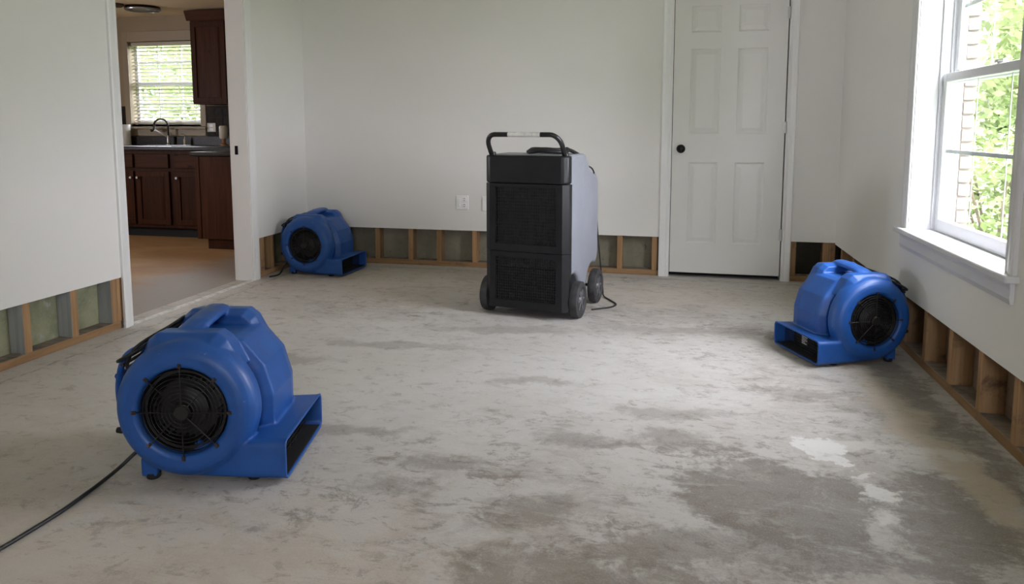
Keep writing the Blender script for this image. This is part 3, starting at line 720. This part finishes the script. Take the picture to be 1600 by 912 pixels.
def guard(z0, z1, nv, nh, par):
    g = MB(); b = MB().box(-.195, .195, .040, .044, z0, z1)
    for k in range(nv+1):
        x = -.192+.384*k/nv; g.box(x-.0016, x+.0016, .012, .016, z0, z1)
    for k in range(nh+1):
        z = z0+.004+(z1-z0-.008)*k/nh; g.box(-.195, .195, .014, .020, z-.0022, z+.0022)
    obj('coil_panel', b, 'coil_dark', par)
    gg = obj('grille', g, 'grille_black', par); gg['label'] = 'black wire grille'
guard(.450, .795, 26, 17, fu); guard(.105, .370, 26, 15, fd)
# handle: bent tube leaning forward, pale grip band
hp = []
fz, tz, fy, ty, hx = TOP-.02, 1.105, .055, -.055, .232
def lerp3(t): return (fy+(ty-fy)*t, fz+(tz-fz)*t)
hp.append((-hx, fy, fz))
for t in (.3, .5): y, z = lerp3(t); hp.append((-hx, y, z))
for k in range(8):
    a = k/7*PI/2; cx = -hx+.06; y, z = lerp3(.5+.5*math.sin(a)); hp.append((cx-.06*math.cos(a), y, z))
for k in range(8):
    a = PI/2-k/7*PI/2; cx = hx-.06; y, z = lerp3(.5+.5*math.sin(a)); hp.append((cx+.06*math.cos(a), y, z))
for t in (.3, .0): y, z = lerp3(t); hp.append((hx, y, z))
hd = obj('handle', MB().tube(hp, .0145, 12), 'black_metal', dh_, smooth=50)
obj('grip_band', MB().tube([(-.085, ty, tz), (.115, ty, tz)], .0153, 14), 'label_white', hd, smooth=50)['label'] = 'pale worn grip band'
for s in (-1, 1): obj('handle_clamp', MB().lathe([(0, 0), (0, .021), (.018, .020), (.022, .016), (.022, 0)], (s*hx, .055, TOP-.008), axis='Z', n=16), 'black_metal', dh_, smooth=40)
# wheels
def wheel(): return MB().lathe([(-.028, .05), (-.028, .098), (-.022, .110), (-.008, .112), (.008, .112), (.022, .110), (.028, .098), (.028, .078), (.020, .072), (.016, .05), (-.028, .05)], axis='X', n=40)
wm = wheel().mesh('wheel', ['wheel_rubber'], 40)
hb = MB().lathe([(-.024, 0), (-.024, .060), (.012, .062), (.014, .058), (.016, .030), (.026, .022), (.028, 0)], axis='X', n=28)
for k in range(6):
    a = k*PI/3; hb.box(.010, .019, -.006, .006, 0, 0.001)
    hb.tube([(.018, .025*math.cos(a), .025*math.sin(a)), (.015, .066*math.cos(a), .066*math.sin(a))], .008, 6)
hbm = hb.mesh('hub', ['hub_grey'], 40)
for x, y, rot in ((.290, .140, 0), (-.282, .120, PI), (.282, .56, 0), (-.282, .56, PI)):
    w = link('wheel', wm, dh_, (x, y, .112), rot); link('hub', hbm, w)
for y in (.13, .56): obj('axle', MB().tube([(-.27, y, .112), (.27, y, .112)], .010, 8), 'black_metal', dh_)
# coiled hose on the top, control hood, cord behind
hs = []
for k in range(80):
    a = k/26*2*PI; rr = .10+.010*math.sin(a*.33); hs.append((.075+rr*1.15*math.cos(a), .19+rr*.75*math.sin(a), TOP+.012+.010*(k/40)+.003*math.sin(a*3)))
obj('drain_hose', MB().tube(hs+[(.22, .25, TOP+.014), (.235, .33, TOP-.01)], .011, 8), 'cord_black', dh_, smooth=60)['label'] = 'black hose coiled on the top'
cordp = [(.12, .26, TOP+.012), (.20, .33, TOP+.012), (.235, .42, .955), (.235, .50, .905), (.238, .62, .87), (.238, .695, .78), (.240, .712, .60), (.255, .716, .40), (.275, .72, .20), (.29, .72, .06), (.30, .71, .010), (.37, .62, .006), (.43, .53, .006), (.42, .45, .006), (.37, .39, .006), (.32, .34, .006)]
obj('power_cord', MB().tube(spline(cordp, 6), .005, 7), 'cord_black', dh_, smooth=60)['label'] = 'thin black power cord'

# ================================================================== WALL PLATES
def outlet(x, z, w, h, label, sockets=True):
    o = empty('wall_outlet', (x, YB, z)); tag(o, label, 'outlet')
    obj('cover_plate', MB().box(0, w, -.008, 0, 0, h), 'plate_white', o, bevel=.003)
    if sockets:
        obj('socket', B(w*.5, w*.84, -.011, -.005, h*.12, h*.46), 'plate_white', o, bevel=.002); obj('socket', B(w*.5, w*.84, -.011, -.005, h*.54, h*.88), 'plate_white', o, bevel=.002)
        obj('switch_toggle', B(w*.14, w*.34, -.013, -.005, h*.2, h*.8), 'plate_white', o, bevel=.002)
        for q in (.22, .36, .64, .78): obj('slot', B(w*.62, w*.74, -.0115, -.0108, h*q, h*q+.004), 'hub_grey', o)
    return o
outlet(-1.724, .478, .104, .116, 'white double outlet plate on the back wall left of the dehumidifier')
outlet(-1.505, .470, .075, .120, 'plain white cover plate half hidden behind the dehumidifier', False)

# ================================================================== KITCHEN
def shaker(name, w, h, parent, loc, knob=None, mat='cherry'):
    d = empty(name, loc); d.parent = parent
    fw = .055
    body = MB().box(0, fw, -.02, 0, 0, h).box(w-fw, w, -.02, 0, 0, h).box(fw, w-fw, -.02, 0, 0, fw).box(fw, w-fw, -.02, 0, h-fw, h)
    obj('door_frame', body, mat, d, bevel=.002)
    obj('door_field', MB().prism([(fw, -.008), (fw, 0), (w-fw, 0), (w-fw, -.008), (w-fw-.03, -.014), (fw+.03, -.014)], fw, h-fw, 'Z'), mat, d)
    if knob: obj('knob', MB().lathe([(-.045, 0), (-.045, .012), (-.035, .014), (-.028, .006), (-.02, .006)], (knob[0], 0, knob[1]), n=14), 'steel', d, smooth=40)
    return d
def base_cabinet(x0, x1, label, doors, knobs):
    c = empty('base_cabinet', (x0, 6.49, 0)); tag(c, label, 'cabinet')
    w = x1-x0
    obj('carcass', MB().box(0, w, 0, .60, .10, .905), 'cherry', c)
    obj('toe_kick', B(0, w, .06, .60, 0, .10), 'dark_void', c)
    n = doors; dw_ = (w-.04)/n
    for k in range(n):
        shaker('cabinet_door', dw_-.03, .555, c, (.035+k*dw_, 0, .135), knobs[k])
        obj('drawer_front', B(.035+k*dw_, .005+(k+1)*dw_, -.02, 0, .725, .870), 'cherry_x', c, bevel=.004)
    return c
base_cabinet(-5.93, -5.04, 'dark cherry sink base cabinet with two knobbed doors below the window', 2, [(.375, .49), (.03, .49)])
base_cabinet(-5.04, -4.45, 'dark cherry base cabinet right of the sink, partly behind the peninsula', 1, [(.03, .49)])
base_cabinet(-6.6, -5.93, 'dark cherry base cabinet left of the sink, mostly behind the doorway casing', 1, [(.03, .49)])
ct = empty('countertop', (0, 0, 0)); tag(ct, 'dark polished countertop running under the kitchen window', 'countertop')
obj('slab', MB().box(-6.6, -3.21, 6.455, 7.095, .907, .945), 'counter_dark', ct, bevel=.008, seg=3)
obj('upstand', B(-6.6, -3.21, 7.065, 7.098, .945, 1.045), 'counter_dark', ct, bevel=.003)
bs = empty('backsplash'); tag(bs, 'dark tiled backsplash around the kitchen window', 'backsplash')
tl = MB().box(.002, .098, 0, .008, .002, .098).mesh('tile', ['tile_dark'])
for x0, x1 in ((-6.6, -6.08), (-5.045, -3.21)): obj('grout_bed', B(x0, x1, 7.093, 7.0995, 1.0455, 1.38), 'grout_dark', bs)
for x0, nx in ((-6.4, 3), (-5.04, 9)):
    for i in range(nx):
        for k in range(3): link('tile', tl, bs, (x0+i*.1, 7.087, 1.05+k*.1))
# peninsula
pe = empty('peninsula_cabinet', (-4.372, 5.95, 0)); tag(pe, 'cherry wood peninsula cabinet end beside the doorway jamb', 'cabinet')
obj('carcass', B(0, 1.16, .004, .46, .10, .875), 'cherry', pe)
obj('back_panel', B(.0, 1.16, -.012, .004, .098, .875), 'cherry', pe, bevel=.003)
obj('corner_post', B(.0, .045, -.018, -.012, .098, .875), 'cherry', pe, bevel=.002)
obj('toe_kick', B(.085, 1.16, .02, .46, 0, .10), 'cherry', pe)
pt = obj('countertop', B(-4.41, -3.21, 5.915, 6.452, .877, .917), 'counter_dark', bevel=.010, seg=3); tag(pt, 'dark countertop on the cherry peninsula', 'countertop')
# wall cabinets
def wall_cabinet(x0, x1, label, z0=1.385, z1=2.25):
    c = empty('wall_cabinet', (x0, 6.78, z0)); tag(c, label, 'cabinet'); w = x1-x0; h = z1-z0
    obj('carcass', B(0, w, 0, .315, 0, h), 'cherry', c, bevel=.002)
    shaker('cabinet_door', min(w, .42)-.02, h-.03, c, (.012, 0, .015))
    if w > .5: shaker('cabinet_door', w-.42-.02, h-.03, c, (.43, 0, .015))
    obj('crown', MB().prism([(0, h), (-.015, h), (-.05, h+.085), (-.05, h+.10), (0, h+.10)], -.03, w+.0, 'X'), 'cherry_x', c)
    obj('crown_fill', B(0, w, 0, .315, h, h+.10), 'cherry_x', c)
    return c
wall_cabinet(-4.972, -4.0, 'dark cherry wall cabinet hanging right of the kitchen window')
# sink, faucet, dispenser, small things
sk = empty('kitchen_sink', (-5.72, 6.56, .946)); tag(sk, 'steel sink let into the dark counter below the window', 'sink')
obj('sink_rim', MB().box(0, .62, 0, .025, 0, .004).box(0, .62, .37, .40, 0, .004).box(0, .025, .025, .37, 0, .004).box(.595, .62, .025, .37, 0, .004), 'steel', sk)
obj('basin', B(.025, .595, .025, .37, .0003, .001), 'impeller_dark', sk)
fc = empty('kitchen_faucet', (-5.470, 7.00, .946)); tag(fc, 'tall gooseneck kitchen faucet in front of the window', 'faucet')
obj('base', MB().lathe([(0, 0), (0, .026), (.012, .026), (.02, .017), (.10, .017), (.11, .012), (.11, 0)], axis='Z', n=20), 'steel', fc, smooth=40)
neck = [(0, 0, .10), (0, 0, .20)]+[(-.075+.078*math.cos(a*PI/10), -.03*(1-math.cos(a*PI/10))*.5, .215+.075*math.sin(a*PI/10)) for a in range(0, 10)]+[(-.152, -.03, .20), (-.150, -.03, .175)]
obj('spout', MB().tube(neck, .0105, 10), 'wire_dark', fc, smooth=60)
obj('spray_head', MB().tube([(-.145, -.03, .19), (-.165, -.03, .172), (-.19, -.03, .165)], [.013, .016, .018], 10), 'wire_dark', fc, smooth=50)
obj('spray_arm', MB().tube([(0, 0, .085), (-.06, -.015, .12), (-.15, -.03, .168)], .008, 8), 'steel', fc, smooth=50)
sd = empty('soap_dispenser', (-5.262, 7.00, .946)); tag(sd, 'small steel soap dispenser beside the faucet', 'dispenser')
obj('bottle', MB().lathe([(0, 0), (0, .016), (.065, .015), (.08, .006), (.08, 0)], axis='Z', n=16), 'plate_cream', sd, smooth=40)
obj('pump', MB().tube([(0, 0, .08), (0, 0, .115), (-.01, -.005, .125), (-.035, -.015, .122)], .004, 7), 'steel', sd, smooth=50)
ko = empty('wall_outlet', (-5.035, 7.086, 1.093)); tag(ko, 'cream outlet plate on the dark kitchen backsplash', 'outlet')
obj('cover_plate', B(0, .105, -.006, 0, 0, .098), 'plate_cream', ko, bevel=.003)
for q in (.12, .56): obj('socket', B(.03, .075, -.008, -.005, .098*q, .098*(q+.32)), 'plate_white', ko, bevel=.002)
jr = empty('countertop_jar', (-4.745, 6.95, .946)); tag(jr, 'cream jar with amber foot on the counter by the doorway jamb', 'jar')
obj('jar_body', MB().lathe([(.075, 0), (.075, .035), (.09, .045), (.20, .045), (.215, .036), (.215, 0)], axis='Z', n=20), 'plate_cream', jr, smooth=40)
obj('jar_foot', MB().lathe([(0, 0), (0, .042), (.012, .042), (.03, .018), (.075, .022), (.075, 0)], axis='Z', n=20), 'amber_plastic', jr, smooth=40)
mg = empty('paper_roll', (-6.02, 7.00, .946)); tag(mg, 'white paper roll standing at the left end of the counter', 'paper roll')
obj('roll', MB().lathe([(.0, .018), (.0, .055), (.23, .055), (.23, .018), (.0, .018)], axis='Z', n=24), 'plate_white', mg, smooth=40)
# ceiling fittings
lf = empty('ceiling_light', (-5.32, 6.52, 2.365)); tag(lf, 'dark round flush ceiling light in the kitchen', 'ceiling light')
obj('fixture_pan', MB().lathe([(0, 0), (0, .165), (-.02, .17), (-.035, .15), (-.04, .12), (-.04, 0)], axis='Z', n=36), 'knob_black', lf, smooth=40)
obj('fixture_rim', MB().tube([(.16*math.cos(a*PI/16), .16*math.sin(a*PI/16), -.03) for a in range(32)], .010, 6, True), 'steel', lf, smooth=60)
sm_ = empty('smoke_alarm', (-5.45, 6.30, 2.365)); tag(sm_, 'small dark disc on the kitchen ceiling beside the light', 'smoke alarm')
obj('alarm_body', MB().lathe([(0, 0), (0, .075), (-.015, .078), (-.03, .06), (-.032, 0)], axis='Z', n=28), 'bark', sm_, smooth=40)
# venetian blind
vb = empty('venetian_blind', (KW[0], KY+.045, KW[2])); tag(vb, 'white slatted blind lowered in the kitchen window', 'blind')
Lb, Hb = KW[1]-KW[0], KW[3]-KW[2]
obj('head_rail', B(.01, Lb-.01, -.022, .022, Hb-.045, Hb-.005), 'plate_cream', vb, bevel=.003)
obj('bottom_rail', B(.01, Lb-.01, -.022, .022, .006, .026), 'plate_cream', vb, bevel=.003)
sp = []
n = 6
for k in range(n+1):
    u = -.023+.046*k/n; sp.append((u, .004*(1-(u/.023)**2)))
ang = math.radians(20)
poly = [(u*math.cos(ang)-(w)*math.sin(ang), u*math.sin(ang)+w*math.cos(ang)) for u, w in sp]+[(u*math.cos(ang)-(w-.0012)*math.sin(ang), u*math.sin(ang)+(w-.0012)*math.cos(ang)) for u, w in reversed(sp)]
sm2 = MB().prism(poly, .012, Lb-.012, 'X').mesh('slat', ['slat_vinyl'])
ns = 22
for k in range(ns): link('slat', sm2, vb, (0, 0, .045+k*(Hb-.11)/(ns-1)))
for x in (.09, Lb*.40, Lb*.69, Lb-.09):
    obj('ladder_cord', MB().tube([(x, -.023, .02), (x, -.023, Hb-.03)], .0016, 5).tube([(x, .023, .02), (x, .023, Hb-.03)], .0016, 5), 'plate_cream', vb)

# ================================================================== OUTSIDE
gl = obj('lawn', B(-30, 40, 7.4, 45, -.5, -.3), 'grass'); tag(gl, 'grass ground outside the windows', 'lawn', kind='structure')
gl2 = obj('lawn_side', B(XR+.45, 40, -12, 7.4, -.5, -.3), 'grass'); tag(gl2, 'grass ground outside the right wall', 'lawn', kind='structure')
rng = random.Random(7)
def foliage(n, rx, ry, rz, size, mat, clumps):
    vs, fs = [], []
    cl = []
    for _ in range(clumps):
        while True:
            p = Vector((rng.uniform(-1, 1), rng.uniform(-1, 1), rng.uniform(-1, 1)))
            if .35 < p.length < 1: break
        cl.append(p)
    for _ in range(n):
        c = rng.choice(cl); d = Vector((rng.gauss(0, 1), rng.gauss(0, 1), rng.gauss(0, 1)))*.17
        p = c+d; p = Vector((p.x*rx, p.y*ry, p.z*rz))
        u = Vector((rng.gauss(0, 1), rng.gauss(0, 1), rng.gauss(0, .6))).normalized(); w = u.orthogonal().normalized()
        w = (Matrix.Rotation(rng.uniform(0, 6.28), 3, u) @ w)
        s_ = size*rng.uniform(.6, 1.3); k = len(vs)
        vs += [p-u*s_, p-w*s_*.5, p+u*s_, p+w*s_*.5]; fs.append((k, k+1, k+2, k+3))
    return MB().add(vs, fs).mesh('foliage', [mat])
def tree(x, y, h, r, mat, label, trunk='bark', n=5000, tr=.11):
    t = empty('garden_tree', (x, y, -.3)); tag(t, label, 'tree', 'trees outside the windows')
    tk = MB().tube(spline([(0, 0, 0), (.05, .03, h*.3), (-.03, .05, h*.6), (0, 0, h*.85)], 5), [tr*(1-.03*i) for i in range(16)], 10)
    for k in range(5):
        a = k*1.3; tk.tube([(0, 0, h*(.35+.08*k)), (r*.5*math.cos(a), r*.5*math.sin(a), h*(.5+.08*k))], tr*.35, 6)
    obj('trunk', tk, trunk, t, smooth=60)
    link('foliage', foliage(n, r, r, h*.36, .075, mat, 46), t, (0, 0, h*.60))
    return t
def shrub(x, y, r, h, mat, label, n=2600):
    t = empty('garden_shrub', (x, y, -.3)); tag(t, label, 'shrub', 'shrubs outside the windows')
    st = MB()
    for k in range(7):
        a = k*.9; st.tube([(0, 0, 0), (.5*r*math.cos(a), .5*r*math.sin(a), h*.7)], .014, 5)
    obj('stem', st, 'bark', t)
    link('foliage', foliage(n, r, r, h*.5, .05, mat, 34), t, (0, 0, h*.52))
    return t
def far_tree(x, y, h, r, label):
    t = empty('garden_tree', (x, y, -.3)); tag(t, label, 'tree', 'trees outside the windows')
    obj('trunk', MB().tube([(0, 0, 0), (.1, 0, h*.4), (0, .1, h*.8)], [.25, .2, .1], 10), 'bark', t, smooth=60)
    link('foliage', foliage(6500, r, r*.8, h*.44, .17, 'leaf_mid', 60), t, (0, 0, h*.52))
tree(4.42, 12.0, 4.6, 1.35, 'leaf_light', 'pale-barked tree seen through the upper right sash', 'pale_bark', 5200, .10)
tree(8.0, 14.0, 4.8, 1.9, 'leaf_light', 'light green leafy tree to the right of the pale-barked one', n=6500)
tree(5.9, 18.6, 5.2, 2.2, 'leaf_light', 'rounded light green tree behind the pale-barked one', n=7000)
tree(9.5, 6.0, 4.4, 1.9, 'leaf_light', 'light green tree opposite the window wall', n=5000)
tree(5.0, -3.6, 4.6, 1.7, 'leaf_mid', 'unseen green tree added to screen sky light from the door', n=5500)  # added out of view to block oblique sky light on the door
far_tree(9.5, -9.5, 6.5, 2.6, 'unseen tall tree added to cut sky light on the back wall')  # added out of view, also blocks light towards door and back wall
far_tree(2.6, 28.5, 6.5, 2.6, 'tall dark tree at the far left of the garden view')
far_tree(10.4, 28.0, 6.5, 2.6, 'tall dark tree in the middle of the far tree line')
far_tree(18.2, 27.0, 6.5, 2.6, 'tall dark tree at the right of the far tree line')
shrub(3.15, 8.0, .75, 1.35, 'leaf_light', 'bright green shrub low outside the right window')
shrub(5.0, 9.2, .7, 1.5, 'leaf_light', 'wide light green shrub right of the nearest one')
shrub(2.3, 11.2, .6, 1.3, 'leaf_mid', 'dark green shrub left of the pale-barked tree')
shrub(6.5, 11.4, .7, 1.5, 'leaf_light', 'light shrub between the pale-barked tree and its neighbour')
tree(-8.9, 12.5, 4.6, 1.9, 'leaf_light', 'light green tree outside the kitchen window', n=6500)
tree(-13.6, 15.5, 5.0, 2.1, 'leaf_mid', 'darker tree beyond the kitchen window', n=6500)
far_tree(-15.0, 24.5, 7.0, 2.9, 'tall tree far beyond the kitchen window')
far_tree(-24.0, 24.0, 7.0, 2.9, 'tall tree at the far left beyond the kitchen window')
shrub(-7.3, 9.6, .8, 1.6, 'leaf_light', 'green shrub below the kitchen window view')
